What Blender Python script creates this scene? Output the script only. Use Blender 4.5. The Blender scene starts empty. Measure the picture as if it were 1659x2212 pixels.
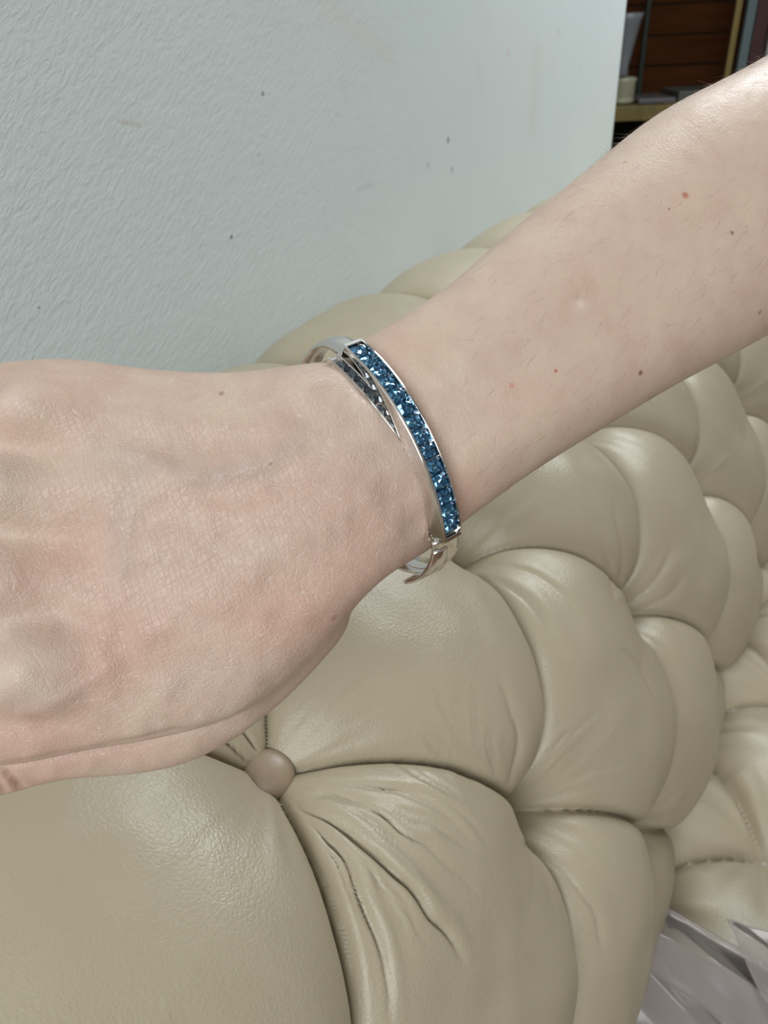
import bpy, bmesh, math, random
import numpy as np
from mathutils import Vector, Matrix, noise as mnoise
rng = np.random.RandomState(7)
random.seed(7)
scn = bpy.context.scene
COL = scn.collection

# ------------------------------------------------------------------ camera
# world axes: +Y runs along the sofa back, +X out of the wall into the room, +Z up
FPX, CX, CY = 1661.0, 829.5, 1106.0
U_c = np.array([2024-CX, CY-0.0, -FPX]); U_c /= np.linalg.norm(U_c)
_k = -0.078
_wy = -(U_c[0]*_k + U_c[2]) / U_c[1]
W_c = np.array([_k, _wy, 1.0]); W_c /= np.linalg.norm(W_c)
V_c = np.cross(U_c, W_c)
RM = np.array([V_c, U_c, W_c])                 # camera coords -> world coords
CAM = np.array([0.0, 0.0, 1.02])
cam_d = bpy.data.cameras.new('camera'); cam = bpy.data.objects.new('camera', cam_d); COL.objects.link(cam)
cam_d.sensor_fit = 'VERTICAL'; cam_d.sensor_height = 36.0; cam_d.lens = FPX/2212*36.0
cam_d.clip_start = 0.01
cam.matrix_world = Matrix([[*RM[0], CAM[0]], [*RM[1], CAM[1]], [*RM[2], CAM[2]], [0, 0, 0, 1]])
cam_d.dof.use_dof = True; cam_d.dof.focus_distance = 0.235; cam_d.dof.aperture_fstop = 22.0
scn.camera = cam

# ------------------------------------------------------------------ light
wd = bpy.data.worlds.new('world'); scn.world = wd; wd.use_nodes = True
wd.node_tree.nodes['Background'].inputs[0].default_value = (1.0, 0.95, 0.88, 1)
wd.node_tree.nodes['Background'].inputs[1].default_value = 0.15
def area(name, loc, target, sx, sy, power, color):
    l = bpy.data.lights.new(name, 'AREA'); l.shape = 'RECTANGLE'; l.size = sx; l.size_y = sy
    l.energy = power; l.color = color
    o = bpy.data.objects.new(name, l); COL.objects.link(o); o.location = loc
    o.rotation_euler = (Vector(target)-Vector(loc)).to_track_quat('-Z', 'Y').to_euler()
    return o
area('window_daylight', (0.55, -1.9, 2.05), (-0.1, 0.3, 0.75), 1.5, 1.3, 41.0, (0.94, 0.98, 1.0))
area('unseen_high_light', (-0.05, 1.65, 2.0), (-0.33, 1.0, 0.8), 0.7, 0.6, 17.0, (0.94, 0.98, 1.0))  # unseen area light added up high, aimed at far wall and sofa top
vs = scn.view_settings
vs.view_transform = 'Standard'; vs.look = 'None'; vs.gamma = 1.0; vs.use_curve_mapping = False
vs.exposure = 0.42

# ------------------------------------------------------------------ helpers
def P(x, y, z):
    """camera pixel + distance along the optical axis -> world point"""
    c = np.array([(x-CX)/FPX*z, (CY-y)/FPX*z, -z])
    return RM @ c + CAM
def proj(p):
    c = (np.asarray(p) - CAM) @ RM
    return CX + FPX*c[..., 0]/(-c[..., 2]), CY - FPX*c[..., 1]/(-c[..., 2]), -c[..., 2]

def mesh_np(name, verts, faces, mat=None, parent=None, smooth=True):
    me = bpy.data.meshes.new(name)
    verts = np.asarray(verts, dtype=np.float32)
    if isinstance(faces, np.ndarray):
        n, k = faces.shape
        me.vertices.add(len(verts)); me.vertices.foreach_set('co', verts.ravel())
        me.loops.add(n*k); me.loops.foreach_set('vertex_index', faces.astype(np.int32).ravel())
        me.polygons.add(n)
        me.polygons.foreach_set('loop_start', np.arange(0, n*k, k, dtype=np.int32))
        me.polygons.foreach_set('loop_total', np.full(n, k, dtype=np.int32))
        me.update(calc_edges=True)
    else:
        me.from_pydata([tuple(v) for v in verts.tolist()], [], faces); me.update()
    me.polygons.foreach_set('use_smooth', [smooth]*len(me.polygons))
    if mat: me.materials.append(mat)
    o = bpy.data.objects.new(name, me); COL.objects.link(o)
    if parent: o.parent = parent
    return o
def bm_obj(name, bm, mat=None, parent=None, smooth=False):
    me = bpy.data.meshes.new(name); bm.normal_update(); bm.to_mesh(me); bm.free()
    me.polygons.foreach_set('use_smooth', [smooth]*len(me.polygons))
    if mat: me.materials.append(mat)
    o = bpy.data.objects.new(name, me); COL.objects.link(o)
    if parent: o.parent = parent
    return o
def grid_faces(nu, nv, wrap=False):
    i = np.arange(nu-1)[:, None]; jn = nv if wrap else nv-1
    j = np.arange(jn)[None, :]; j2 = (j+1) % nv
    return np.stack([(i*nv+j), (i+1)*nv+j, (i+1)*nv+j2, i*nv+j2], -1).reshape(-1, 4)
def empty(name, loc, label, cat, group=None):
    o = bpy.data.objects.new(name, None); COL.objects.link(o); o.location = loc
    o['label'] = label; o['category'] = cat
    if group: o['group'] = group
    bpy.context.view_layer.update()
    return o
def adopt(child, parent):
    child.parent = parent
    child.matrix_parent_inverse = Matrix.Translation(parent.location).inverted()
def box_bm(lo, hi, bevel=0.0, M=None, bm=None):
    b = bm or bmesh.new()
    r = bmesh.ops.create_cube(b, size=1.0)
    for v in r['verts']:
        v.co = Vector([lo[k] + (v.co[k]+.5)*(hi[k]-lo[k]) for k in range(3)])
    if bevel:
        es = list({e for v in r['verts'] for e in v.link_edges})
        bmesh.ops.bevel(b, geom=es, offset=bevel, segments=2, affect='EDGES', profile=.5)
    if M is not None:
        for v in b.verts: v.co = M @ v.co
    return b
def catmull(pts, n):
    """pts (k,d) -> resampled n points, centripetal-ish uniform spline through all"""
    pts = np.asarray(pts, float); k = len(pts)
    ext = np.vstack([2*pts[0]-pts[1], pts, 2*pts[-1]-pts[-2]])
    t = np.linspace(0, k-1-1e-9, n); i = t.astype(int); f = (t-i)[:, None]
    p0, p1, p2, p3 = ext[i], ext[i+1], ext[i+2], ext[i+3]
    return .5*((2*p1)+(-p0+p2)*f+(2*p0-5*p1+4*p2-p3)*f*f+(-p0+3*p1-3*p2+p3)*f**3)

# value noise in numpy
def vnoise(x, y, seed=0):
    r = np.random.RandomState(seed); T = r.rand(256, 256)
    xi = np.floor(x).astype(int); yi = np.floor(y).astype(int)
    fx = x-xi; fy = y-yi; fx = fx*fx*(3-2*fx); fy = fy*fy*(3-2*fy)
    g = lambda a, b: T[a % 256, b % 256]
    return (g(xi, yi)*(1-fx)*(1-fy)+g(xi+1, yi)*fx*(1-fy)+g(xi, yi+1)*(1-fx)*fy+g(xi+1, yi+1)*fx*fy)*2-1
def polydist(x, y, pts):
    """signed distance and 0..1 position along a pixel polyline"""
    pts = np.asarray(pts, float)
    best = np.full(x.shape, 1e9); sg = np.zeros(x.shape); tt = np.zeros(x.shape)
    seg = np.linalg.norm(np.diff(pts, axis=0), axis=1); cum = np.r_[0, np.cumsum(seg)]
    for a, b, l, c in zip(pts[:-1], pts[1:], seg, cum):
        d = (b-a)/l; rx = x-a[0]; ry = y-a[1]
        t = np.clip(rx*d[0]+ry*d[1], 0, l)
        dx = rx-t*d[0]; dy = ry-t*d[1]; q = np.hypot(dx, dy)
        m = q < best
        best[m] = q[m]; sg[m] = np.sign(rx*(-d[1])+ry*d[0])[m]; tt[m] = ((c+t)/cum[-1])[m]
    return best*sg, tt

# ------------------------------------------------------------------ materials
def mat(name, color=(.5, .5, .5), rough=.5, metallic=0.0, **kw):
    m = bpy.data.materials.new(name); m.use_nodes = True
    b = m.node_tree.nodes['Principled BSDF']
    b.inputs['Base Color'].default_value = (*color, 1); b.inputs['Roughness'].default_value = rough
    b.inputs['Metallic'].default_value = metallic
    for k, v in kw.items():
        b.inputs[k.replace('_', ' ')].default_value = v
    return m
class N:
    def __init__(s, m): s.t = m.node_tree; s.b = s.t.nodes['Principled BSDF']
    def n(s, typ, **kw):
        x = s.t.nodes.new(typ)
        for k, v in kw.items(): setattr(x, k, v)
        return x
    def l(s, a, b): s.t.links.new(a, b)
    def coord(s, scale=(1, 1, 1), rot=(0, 0, 0)):
        c = s.n('ShaderNodeTexCoord'); mp = s.n('ShaderNodeMapping')
        mp.inputs['Scale'].default_value = scale; mp.inputs['Rotation'].default_value = rot
        s.l(c.outputs['Object'], mp.inputs['Vector']); return mp.outputs['Vector']
    def noise(s, vec, scale, detail=4, rough=.5, dist=0):
        x = s.n('ShaderNodeTexNoise'); s.l(vec, x.inputs['Vector'])
        x.inputs['Scale'].default_value = scale; x.inputs['Detail'].default_value = detail
        x.inputs['Roughness'].default_value = rough; x.inputs['Distortion'].default_value = dist
        return x.outputs['Fac']
    def vor(s, vec, scale, feature='DISTANCE_TO_EDGE'):
        x = s.n('ShaderNodeTexVoronoi', feature=feature); s.l(vec, x.inputs['Vector'])
        x.inputs['Scale'].default_value = scale; return x.outputs['Distance']
    def ramp(s, fac, stops):
        x = s.n('ShaderNodeValToRGB'); s.l(fac, x.inputs['Fac']); e = x.color_ramp.elements
        while len(e) < len(stops): e.new(.5)
        for el, (p, c) in zip(e, stops):
            el.position = p; el.color = (*c, 1) if len(c) == 3 else c
        return x.outputs['Color']
    def mrange(s, v, a, b, c, d):
        x = s.n('ShaderNodeMapRange'); s.l(v, x.inputs[0])
        for i, q in enumerate((a, b, c, d)): x.inputs[i+1].default_value = q
        return x.outputs[0]
    def math(s, op, a, b=None):
        x = s.n('ShaderNodeMath', operation=op)
        for i, q in enumerate((a, b)):
            if q is None: continue
            if isinstance(q, (int, float)): x.inputs[i].default_value = q
            else: s.l(q, x.inputs[i])
        return x.outputs[0]
    def mix(s, fac, a, b, blend='MIX'):
        x = s.n('ShaderNodeMix', data_type='RGBA', blend_type=blend)
        for sock, q in ((x.inputs[0], fac), (x.inputs[6], a), (x.inputs[7], b)):
            if isinstance(q, (int, float)): sock.default_value = q
            elif isinstance(q, tuple): sock.default_value = (*q, 1)
            else: s.l(q, sock)
        return x.outputs[2]
    def bump(s, h, strength, dist, prev=None):
        x = s.n('ShaderNodeBump'); x.inputs['Strength'].default_value = strength
        x.inputs['Distance'].default_value = dist; s.l(h, x.inputs['Height'])
        if prev: s.l(prev, x.inputs['Normal'])
        return x.outputs['Normal']
    def spots(s, col, spots):
        """small marks at world points: (point, radius, colour, opacity)"""
        c = s.n('ShaderNodeTexCoord').outputs['Object']
        for p, r, cc, op in spots:
            d = s.n('ShaderNodeVectorMath', operation='DISTANCE'); s.l(c, d.inputs[0])
            d.inputs[1].default_value = tuple(p)
            f = s.mrange(d.outputs['Value'], r*.45, r, op, 0.0)
            col = s.mix(f, col, cc)
        return col

# ------------------------------------------------------------------ the room
WALLX = -0.405
def plaster():
    m = mat('plaster', (.45, .48, .47), .75, Specular_IOR_Level=.25)
    n = N(m)
    v = n.coord((1, 1, 1))
    big = n.noise(v, 3.2, 3)
    col = n.ramp(big, [(.35, (.600, .675, .685)), (.5, (.625, .69, .70)), (.65, (.635, .69, .695))])
    mid = n.noise(v, 26, 4)
    col = n.mix(n.mrange(mid, .55, .75, 0, .12), col, (.54, .55, .535))
    on = lambda x, y: wall_pt(x, y)
    dk = (.13, .14, .15)
    sp = [(on(500, 512), .0021, dk, .8), (on(968, 303), .0040, dk, .7), (on(568, 203), .0020, dk, .75), (on(977, 367), .0045, dk, .35),
          (on(560, 335), .0016, dk, .3), (on(925, 357), .0045, dk, .25), (on(1098, 115), .006, (.58, .42, .37), .4), (on(1207, 72), .007, (.5,.5,.48), .35),
          (on(84, 665), .0012, dk, .6), (on(730, 248), .004, (.5,.54,.55), .4)]
    col = n.spots(col, sp)
    # long faint scuff marks and one broad brownish patch
    c = n.n('ShaderNodeTexCoord').outputs['Object']
    for (x0, y0, x1, y1, w, cc, op) in ((1160, 120, 1150, 270, .022, (.60, .585, .55), .5), (700, 10, 840, 120, .03, (.62, .60, .59), .4),
                                        (255, 262, 300, 270, .0022, (.52,.48,.44), .6), (1030, 130, 1040, 190, .01, (.62, .57, .55), .35),
                                        (775, 410, 800, 400, .004, (.5,.53,.54), .5), (735, 175, 750, 210, .006, (.56,.59,.6), .4)):
        a = Vector(on(x0, y0)); b = Vector(on(x1, y1)); d = (b-a); L = d.length; d.normalize()
        s1 = n.n('ShaderNodeVectorMath', operation='SUBTRACT'); n.l(c, s1.inputs[0]); s1.inputs[1].default_value = tuple(a)
        dt = n.n('ShaderNodeVectorMath', operation='DOT_PRODUCT'); n.l(s1.outputs[0], dt.inputs[0]); dt.inputs[1].default_value = tuple(d)
        cl = n.n('ShaderNodeClamp'); n.l(dt.outputs['Value'], cl.inputs[0]); cl.inputs[1].default_value = 0; cl.inputs[2].default_value = L
        sc = n.n('ShaderNodeVectorMath', operation='SCALE'); sc.inputs[0].default_value = tuple(d); n.l(cl.outputs[0], sc.inputs['Scale'])
        ds = n.n('ShaderNodeVectorMath', operation='DISTANCE'); n.l(s1.outputs[0], ds.inputs[0]); n.l(sc.outputs[0], ds.inputs[1])
        col = n.mix(n.mrange(ds.outputs['Value'], 0, w, op, 0), col, cc)
    n.l(col, n.b.inputs['Base Color'])
    # trowelled relief: diagonal short ripples
    v2 = n.coord((1, 1.0, 1), (math.radians(-38), 0, 0))
    st = n.n('ShaderNodeMapping'); st.inputs['Scale'].default_value = (1, .42, 1.25); n.l(v2, st.inputs['Vector'])
    h1 = n.noise(st.outputs[0], 300, 5, .6, .5)
    h2 = n.noise(v, 60, 3, .5)
    # the relief fades out along the wall, where the plaster was sanded
    sx = n.n('ShaderNodeSeparateXYZ'); n.l(n.n('ShaderNodeTexCoord').outputs['Object'], sx.inputs[0])
    fade = n.mrange(sx.outputs['Y'], .25, .85, 1.0, .16)
    h = n.math('MULTIPLY', n.math('ADD', h1, n.math('MULTIPLY', h2, .5)), fade)
    n.l(n.bump(h, .62, .0015), n.b.inputs['Normal'])
    return m
def wall_pt(x, y, X=WALLX):
    d = P(x, y, 1.0) - CAM; return CAM + d*(X-CAM[0])/d[0]

M_plaster = plaster()
M_floor = mat('floor_wood', (.16, .09, .05), .4)
n_ = N(M_floor); n_.l(n_.ramp(n_.noise(n_.coord((1, 8, 1)), 6, 5), [(.3, (.12, .065, .035)), (.7, (.22, .13, .075))]), n_.b.inputs['Base Color'])
M_ceil = mat('ceiling_paint', (.75, .75, .73), .8)
M_dimwall = mat('far_wall_paint', (.12, .10, .085), .8)
n_ = N(M_dimwall); n_.l(n_.ramp(n_.noise(n_.coord(), 5, 4), [(.3, (.10, .085, .07)), (.7, (.14, .12, .10))]), n_.b.inputs['Base Color'])

def wall_box(name, lo, hi, m, bevel=0):
    o = bm_obj(name, box_bm(lo, hi, bevel), m); o['kind'] = 'structure'; return o
eu = wall_pt(1338, 165)[1]
b = box_bm((WALLX-.12, -2.2, 0.0), (WALLX, eu, 2.5), .004)
wl = bm_obj('wall_left', b, M_plaster); wl['kind'] = 'structure'
wall_box('floor', (-2.2, -2.4, -.05), (2.6, 5.2, 0.0), M_floor)
wall_box('ceiling', (-2.2, -2.4, 2.5), (2.6, 5.2, 2.55), M_ceil)
wall_box('wall_far', (-2.2, 5.1, 0.0), (2.6, 5.2, 2.5), M_dimwall)
wall_box('wall_side', (-2.3, -2.4, 0.0), (-2.2, 5.2, 2.5), M_dimwall)

# ------------------------------------------------------------------ sofa
def leather(name='leather'):
    m = mat(name, (.5, .42, .3), .38, Specular_IOR_Level=.5)
    n = N(m); v = n.coord()
    col = n.ramp(n.noise(v, 7, 3), [(.3, (.362, .312, .217)), (.5, (.385, .335, .236)), (.7, (.405, .352, .250))])
    col = n.mix(n.mrange(n.noise(v, 160, 4), .5, .8, 0, .10), col, (.35, .31, .215))
    n.l(col, n.b.inputs['Base Color'])
    n.l(n.mrange(n.noise(v, 45, 3), .3, .7, .36, .47), n.b.inputs['Roughness'])
    # leather grain: fine cells, long creases
    w1 = n.noise(v, 9, 2); cs = n.n('ShaderNodeVectorMath', operation='SCALE')
    wv = n.n('ShaderNodeTexNoise'); n.l(v, wv.inputs['Vector']); wv.inputs['Scale'].default_value = 22
    n.l(wv.outputs['Color'], cs.inputs[0]); cs.inputs['Scale'].default_value = .022
    ad = n.n('ShaderNodeVectorMath', operation='ADD'); n.l(v, ad.inputs[0]); n.l(cs.outputs[0], ad.inputs[1])
    c1 = n.mrange(n.vor(ad.outputs[0], 58), 0, .10, 0, 1)
    mask = n.mrange(w1, .45, .6, 0, 1)
    dr = P(330, 2050, .30)-P(300, 1950, .30); dr /= np.linalg.norm(dr)
    dt = n.n('ShaderNodeVectorMath', operation='DOT_PRODUCT'); n.l(ad.outputs[0], dt.inputs[0]); dt.inputs[1].default_value = tuple(dr)
    sv_ = n.n('ShaderNodeVectorMath', operation='SCALE'); sv_.inputs[0].default_value = tuple(dr*(.35-1)); n.l(dt.outputs['Value'], sv_.inputs['Scale'])
    a2 = n.n('ShaderNodeVectorMath', operation='ADD'); n.l(ad.outputs[0], a2.inputs[0]); n.l(sv_.outputs[0], a2.inputs[1])
    c1 = n.math('MULTIPLY', n.noise(a2.outputs[0], 210, 5, .6, .8), n.mrange(w1, .42, .62, .15, 1))
    fine = n.math('ADD', n.noise(v, 700, 3, .6), n.math('MULTIPLY', n.mrange(n.vor(v, 480), 0, .25, 0, 1), .5))
    b1 = n.bump(c1, .28, .0010)
    n.l(n.bump(fine, .30, .0004, b1), n.b.inputs['Normal'])
    return m
M_leather = leather()
M_base = mat('sofa_base_cloth', (.25, .21, .15), .8)

D = 0.18
b1p, b4p = P(577, 1682, .324), P(1115, 1752, .393)
print('B1', b1p, 'B4', b4p)
U1 = b1p[1]
CZ = CAM[2]
# profile across the back: (x, z) of the level the buttons are pulled down to
r1 = (b1p[0], b1p[2]); r2 = (b4p[0], b4p[2])
prof_ctrl = [(WALLX+.012, CZ-.36), (WALLX+.012, CZ-.285), (WALLX+.030, CZ-.243), (WALLX+.068, CZ-.229), (r1[0]-.108, CZ-.238), (r1[0]-.050, CZ-.247), r1,
             ((r1[0]+r2[0])/2+.010, (r1[1]+r2[1])/2+.007), r2, (r2[0]+.026, r2[1]-.045), (r2[0]+.040, r2[1]-.098),
             (r2[0]+.044, r2[1]-.150), (r2[0]+.040, r2[1]-.20), (r2[0]+.034, r2[1]-.24), (r2[0]+.02, r2[1]-.28)]
dense = catmull(prof_ctrl, 2600)
sarc = np.r_[0, np.cumsum(np.linalg.norm(np.diff(dense, axis=0), axis=1))]
def s_of(pt): return sarc[np.argmin(np.linalg.norm(dense-np.array(pt), axis=1))]
S0, S1, S2, S3, S4 = s_of(prof_ctrl[4]), s_of(r1), s_of(r2), s_of(prof_ctrl[10]), s_of(prof_ctrl[12])
S5 = S4+.11
print('rows', S0, S1, S2, S3, S4, sarc[-1])

def prof(s):
    x = np.interp(s, sarc, dense[:, 0]); z = np.interp(s, sarc, dense[:, 1])
    e = .004
    dx = np.interp(s+e, sarc, dense[:, 0])-np.interp(s-e, sarc, dense[:, 0])
    dz = np.interp(s+e, sarc, dense[:, 1])-np.interp(s-e, sarc, dense[:, 1])
    l = np.hypot(dx, dz); return x, z, -dz/l, dx/l        # outward normal (left of travel reversed)
def dome(f, p=2.0, q=.5):
    return np.clip(1-np.abs(1-2*f)**p, 0, 1)**q

def tuft(c, t, uu, ss, D, H, rows_t_valid, warp=0.0, seed=3, top_open=False, m0=.5):
    """height of buttoned leather over the button level. c: position in button pitches, t: row coordinate"""
    th = t - np.floor(t)
    bow = warp*np.sin(np.pi*th)
    a = c + t/2 - .5 - bow; b = c - t/2 - .5 - bow*1.0
    fa = np.abs(a-np.round(a)); fb = np.abs(b-np.round(b))
    if top_open:
        k = t < 0
        cc = c - .5 - .12*np.clip(-t, 0, 1)*0
        ft = np.abs(cc-np.round(cc))
        fa = np.where(k, ft, fa); fb = np.where(k, ft, fb)
    F = (dome(fa, 2.2, .55)*dome(fb, 2.2, .55))
    if top_open: F = np.where(t < 0, dome(fa, 2.2, .6), F)
    return a, b, fa, fb, F

def sofa_back():
    us = [-.30]
    while us[-1] < 2.2:
        u = us[-1]; dist = max(.28, abs(u+.05)+.12) if u > 0 else .35
        us.append(u + .0010*dist/.33)
    us = np.array(us); ns = 720
    # finer rows where the surface is seen close
    sv = np.linspace(0, sarc[-1], ns)
    Ug, Sg = np.meshgrid(us, sv, indexing='ij')
    rows_s = [S0-.12, S0, S1, S2, S3, S4, S5+.05]; rows_t = [-1, 0, 1, 2, 3, 4, 5.4]
    T = np.interp(Sg, rows_s, rows_t)
    C = (Ug-U1)/D + .5     # row 1 (t=1) sits where a,b are integers
    a, b, fa, fb, F = tuft(C, T-0.0, Ug, Sg, D, .03, None, warp=.035, top_open=True)
    # rows: check a = c + t/2 - .5 ; row1: c=.5+k -> a=k+.5 -> shift
    C2 = (Ug-U1)/D
    th = T-np.floor(T); bow = .045*np.sin(np.pi*np.clip(th, 0, 1))*np.clip(T+1, 0, 1)
    bow = np.where(T < 0, 0, bow)
    a = C2 - bow + (T-1)/2; b = C2 - bow - (T-1)/2
    fa = np.abs(a-np.round(a)); fb = np.abs(b-np.round(b))
    ft = np.abs(C2-.5-np.round(C2-.5))
    top = T < 0
    fa = np.where(top, ft, fa); fb = np.where(top, ft, fb)
    F = np.where(top, dome(fa, 2.2, .6), dome(fa, 2.3, .5)*dome(fb, 2.3, .5))
    H = .038; m0 = .50
    # distance to nearest button
    best = np.full(Ug.shape, 9.0); ang = np.zeros(Ug.shape); bid = np.zeros(Ug.shape)
    for r, s_r in enumerate((S0, S1, S2, S3, S4)):
        off = 0.0 if r % 2 == 1 else .5
        k = np.round(C2-off); du = (C2-off-k)*D; dsv = Sg-s_r
        q = np.hypot(du, dsv); m = q < best
        best[m] = q[m]; ang[m] = np.arctan2(du, dsv)[m]; bid[m] = (r*37+k*11)[m]
    h = H*(m0+(1-m0)*F)
    h -= H*(m0+.02)*np.exp(-(best/.030)**1.25) + .014*np.exp(-(best/.016)**2)*(bid != 37)*1.0
    # tight groove along each pleat
    da = np.minimum(fa, fb)*.139
    gr = np.exp(-(da/.0016))*.0045*np.clip(best/.02, 0, 1)
    h -= np.where(top, gr*.6, gr)
    # gathers radiating from each button
    g = np.zeros(Ug.shape)
    for k in range(5, 30, 2):
        ph = (np.sin(bid*12.9898+k*78.233)*43758.5453) % 1*6.283
        ph2 = (np.sin(bid*3.17+k*7.1)*9573.1) % 1*6.283
        g += np.cos(k*(ang+best*2.0*np.sin(ph2))+ph)/k**.8
    amp = .0006*np.exp(-((best-.026)/.020)**2)*(1+.6*np.cos(ang))
    h += amp*g*np.clip(best/.014, 0, 1)
    # slow unevenness of the stuffing
    h += .0020*vnoise(Ug*14+3, Sg*14, 5)*np.clip(best/.05, 0, 1) + .0006*vnoise(Ug*55, Sg*55, 9)
    x, z, nx, nz = prof(Sg)
    # taper the padding at the two ends of the profile
    tap = np.clip((Sg)/.05, 0, 1)
    h = h*tap
    X = np.stack([x+nx*h, Ug, z+nz*h], -1)
    # single folds seen in the photograph, pressed into the leather around the first button
    px, py, pz = proj(X.reshape(-1, 3)); px = px.reshape(Ug.shape); py = py.reshape(Ug.shape)
    mm = (pz.reshape(Ug.shape) > .05) & (px > -200) & (px < 1800) & (py > 500) & (py < 2900)
    front = mm & (Sg > S0) & (Sg < S3+.03)
    folds = [  # polyline, width px, groove depth m, ridge side
        ([(640, 1735), (720, 1775), (800, 1840), (880, 1915), (950, 2000), (1010, 2090)], 9, .0042, -1),
        ([(660, 1760), (740, 1850), (790, 1960), (830, 2080), (850, 2230)], 9, .0030, -1),
        ([(650, 1790), (720, 1930), (760, 2060), (780, 2230)], 8, .0030, -1),
        ([(640, 1715), (760, 1730), (860, 1790), (960, 1860), (1060, 1950)], 8, .0016, -1),
        ([(700, 1690), (830, 1700), (940, 1745), (1040, 1830)], 8, .0014, -1),
        ([(760, 1695), (900, 1710), (1000, 1760), (1070, 1840)], 7, .0010, -1),
        ([(545, 1650), (500, 1605), (460, 1585), (400, 1570)], 6, .0030, 1),
        ([(560, 1625), (530, 1580), (480, 1540)], 6, .0022, 1),
        ([(1060, 1240), (1130, 1290), (1180, 1350), (1230, 1420)], 8, .0022, -1),
        ([(1030, 1215), (1130, 1230), (1220, 1290), (1270, 1350)], 7, .0010, -1),
        ([(1120, 1820), (1200, 1870), (1280, 1960), (1310, 2080)], 9, .0018, -1),
        ([(1345, 1400), (1400, 1470), (1440, 1560)], 8, .0012, -1),
        ([(1360, 1300), (1420, 1250), (1450, 1180)], 8, .0014, 1),
        ([(1370, 1320), (1440, 1290), (1480, 1240)], 8, .0010, 1),
        ([(1330, 1300), (1320, 1230), (1290, 1150)], 8, .0012, 1),
        ([(1330, 1290), (1345, 1200), (1325, 1080)], 7, .0014, 1),
        ([(1100, 1700), (1120, 1620), (1110, 1540), (1075, 1460)], 9, .0018, 1),
    ]
    rr = np.random.RandomState(21)
    def spray(cx, cy, a0, a1, r0, r1, L0, L1, bend, n, dep):
        for _ in range(n):
            a = math.radians(rr.uniform(a0, a1)); r = rr.uniform(r0, r1); L = rr.uniform(L0, L1); q = [(cx+math.cos(a)*r, cy+math.sin(a)*r)]
            for k in range(4):
                a += math.radians(bend*rr.uniform(.6, 1.3)); q.append((q[-1][0]+math.cos(a)*L/4, q[-1][1]+math.sin(a)*L/4))
            folds.append((q, rr.uniform(3.2, 5.5), dep*rr.uniform(.5, 1.2), rr.choice([-1, 1])))
    spray(580, 1685, 8, 62, 120, 330, 90, 240, 5, 26, .00075)
    spray(580, 1685, -75, -12, 70, 210, 70, 170, 3, 16, .00040)
    spray(1110, 1755, 190, 250, 60, 190, 70, 190, 6, 14, .00060)
    spray(1110, 1755, -60, -15, 60, 170, 60, 140, 4, 10, .00045)
    spray(340, 2150, 50, 80, 0, 300, 120, 260, 3, 14, .00045)
    dh = np.zeros(Ug.shape)
    wob = vnoise(px/55, py/55, 31)*4.0
    fx, fy = px[front]+wob[front], py[front]-wob[front]
    acc = np.zeros(fx.shape)
    for pts, w, dep, side in folds:
        d, t = polydist(fx, fy, catmull(pts, len(pts)*4))
        tp = np.sin(np.pi*np.clip(t, 0, 1)**.75)**.8
        tp[(t <= 0) | (t >= 1)] = 0
        acc -= dep*tp*(.5*np.exp(-(d/w)**2)+.6*np.exp(-(d/(.5*w))**2))
        acc += .55*dep*tp*np.exp(-((d-side*2.4*w)/(2.0*w))**2)
    dh[front] = acc
    X[..., 0] += nx*dh; X[..., 2] += nz*dh
    return X, grid_faces(*Ug.shape), Ug, Sg

sofa = empty('sofa', (0.2, .8, 0.0), 'long cream leather sofa with deep diamond button tufting, standing against the plaster wall', 'sofa')
X, Fq, _, _ = sofa_back()
back = mesh_np('backrest', X.reshape(-1, 3), Fq[:, ::-1].copy(), M_leather); adopt(back, sofa)

def button_mesh():
    bm = bmesh.new(); R = .0112; prof_ = [(0, .0052), (.3, .0050), (.6, .0041), (.82, .0026), (.95, .0008), (1, -.0012), (.93, -.0035), (.7, -.005)]
    n = 40; rings = []
    for r, z in prof_:
        if r == 0: rings.append([bm.verts.new((0, 0, z))]); continue
        rings.append([bm.verts.new((R*r*math.cos(2*math.pi*k/n), R*r*math.sin(2*math.pi*k/n), z)) for k in range(n)])
    for k in range(n): bm.faces.new((rings[0][0], rings[1][k], rings[1][(k+1) % n]))
    for A, B in zip(rings[1:], rings[2:]):
        for k in range(n): bm.faces.new((A[k], B[k], B[(k+1) % n], A[(k+1) % n]))
    bm.faces.new(list(reversed(rings[-1])))
    return bm
M_btn = mat('button_leather', (.40, .32, .22), .42)
nb = N(M_btn); vb = nb.coord(); nb.l(nb.bump(nb.noise(vb, 700, 3), .2, .0003), nb.b.inputs['Normal'])
nb.l(nb.ramp(nb.noise(vb, 120, 2), [(.3, (.27, .205, .14)), (.7, (.31, .24, .165))]), nb.b.inputs['Base Color'])  # darker than the sofa leather: the button's shade is put into its colour
proto = bm_obj('button', button_mesh(), M_btn, smooth=True)
first = True
for r, s_r in enumerate((S0, S1, S2, S3)):
    off = 0.0 if r % 2 == 1 else .5
    x, z, nx, nz = prof(np.array([s_r]))
    for k in range(-2, 9):
        u = U1+(k+off)*D
        o = proto if first else proto.copy()
        if not first: COL.objects.link(o)
        first = False
        nrm = Vector((nx[0], 0, nz[0])); lift = -.014
        if r == 1 and k <= 0: lift = .0045
        if r == 1: nrm = Vector((nx[0]*.6+.05, -.10, nz[0])).normalized()
        o.parent = sofa; o.matrix_parent_inverse = Matrix.Translation(sofa.location).inverted()
        o.location = (x[0]+nrm.x*lift, u, z[0]+nrm.z*lift)
        o.rotation_euler = nrm.to_track_quat('Z', 'Y').to_euler()

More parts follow.
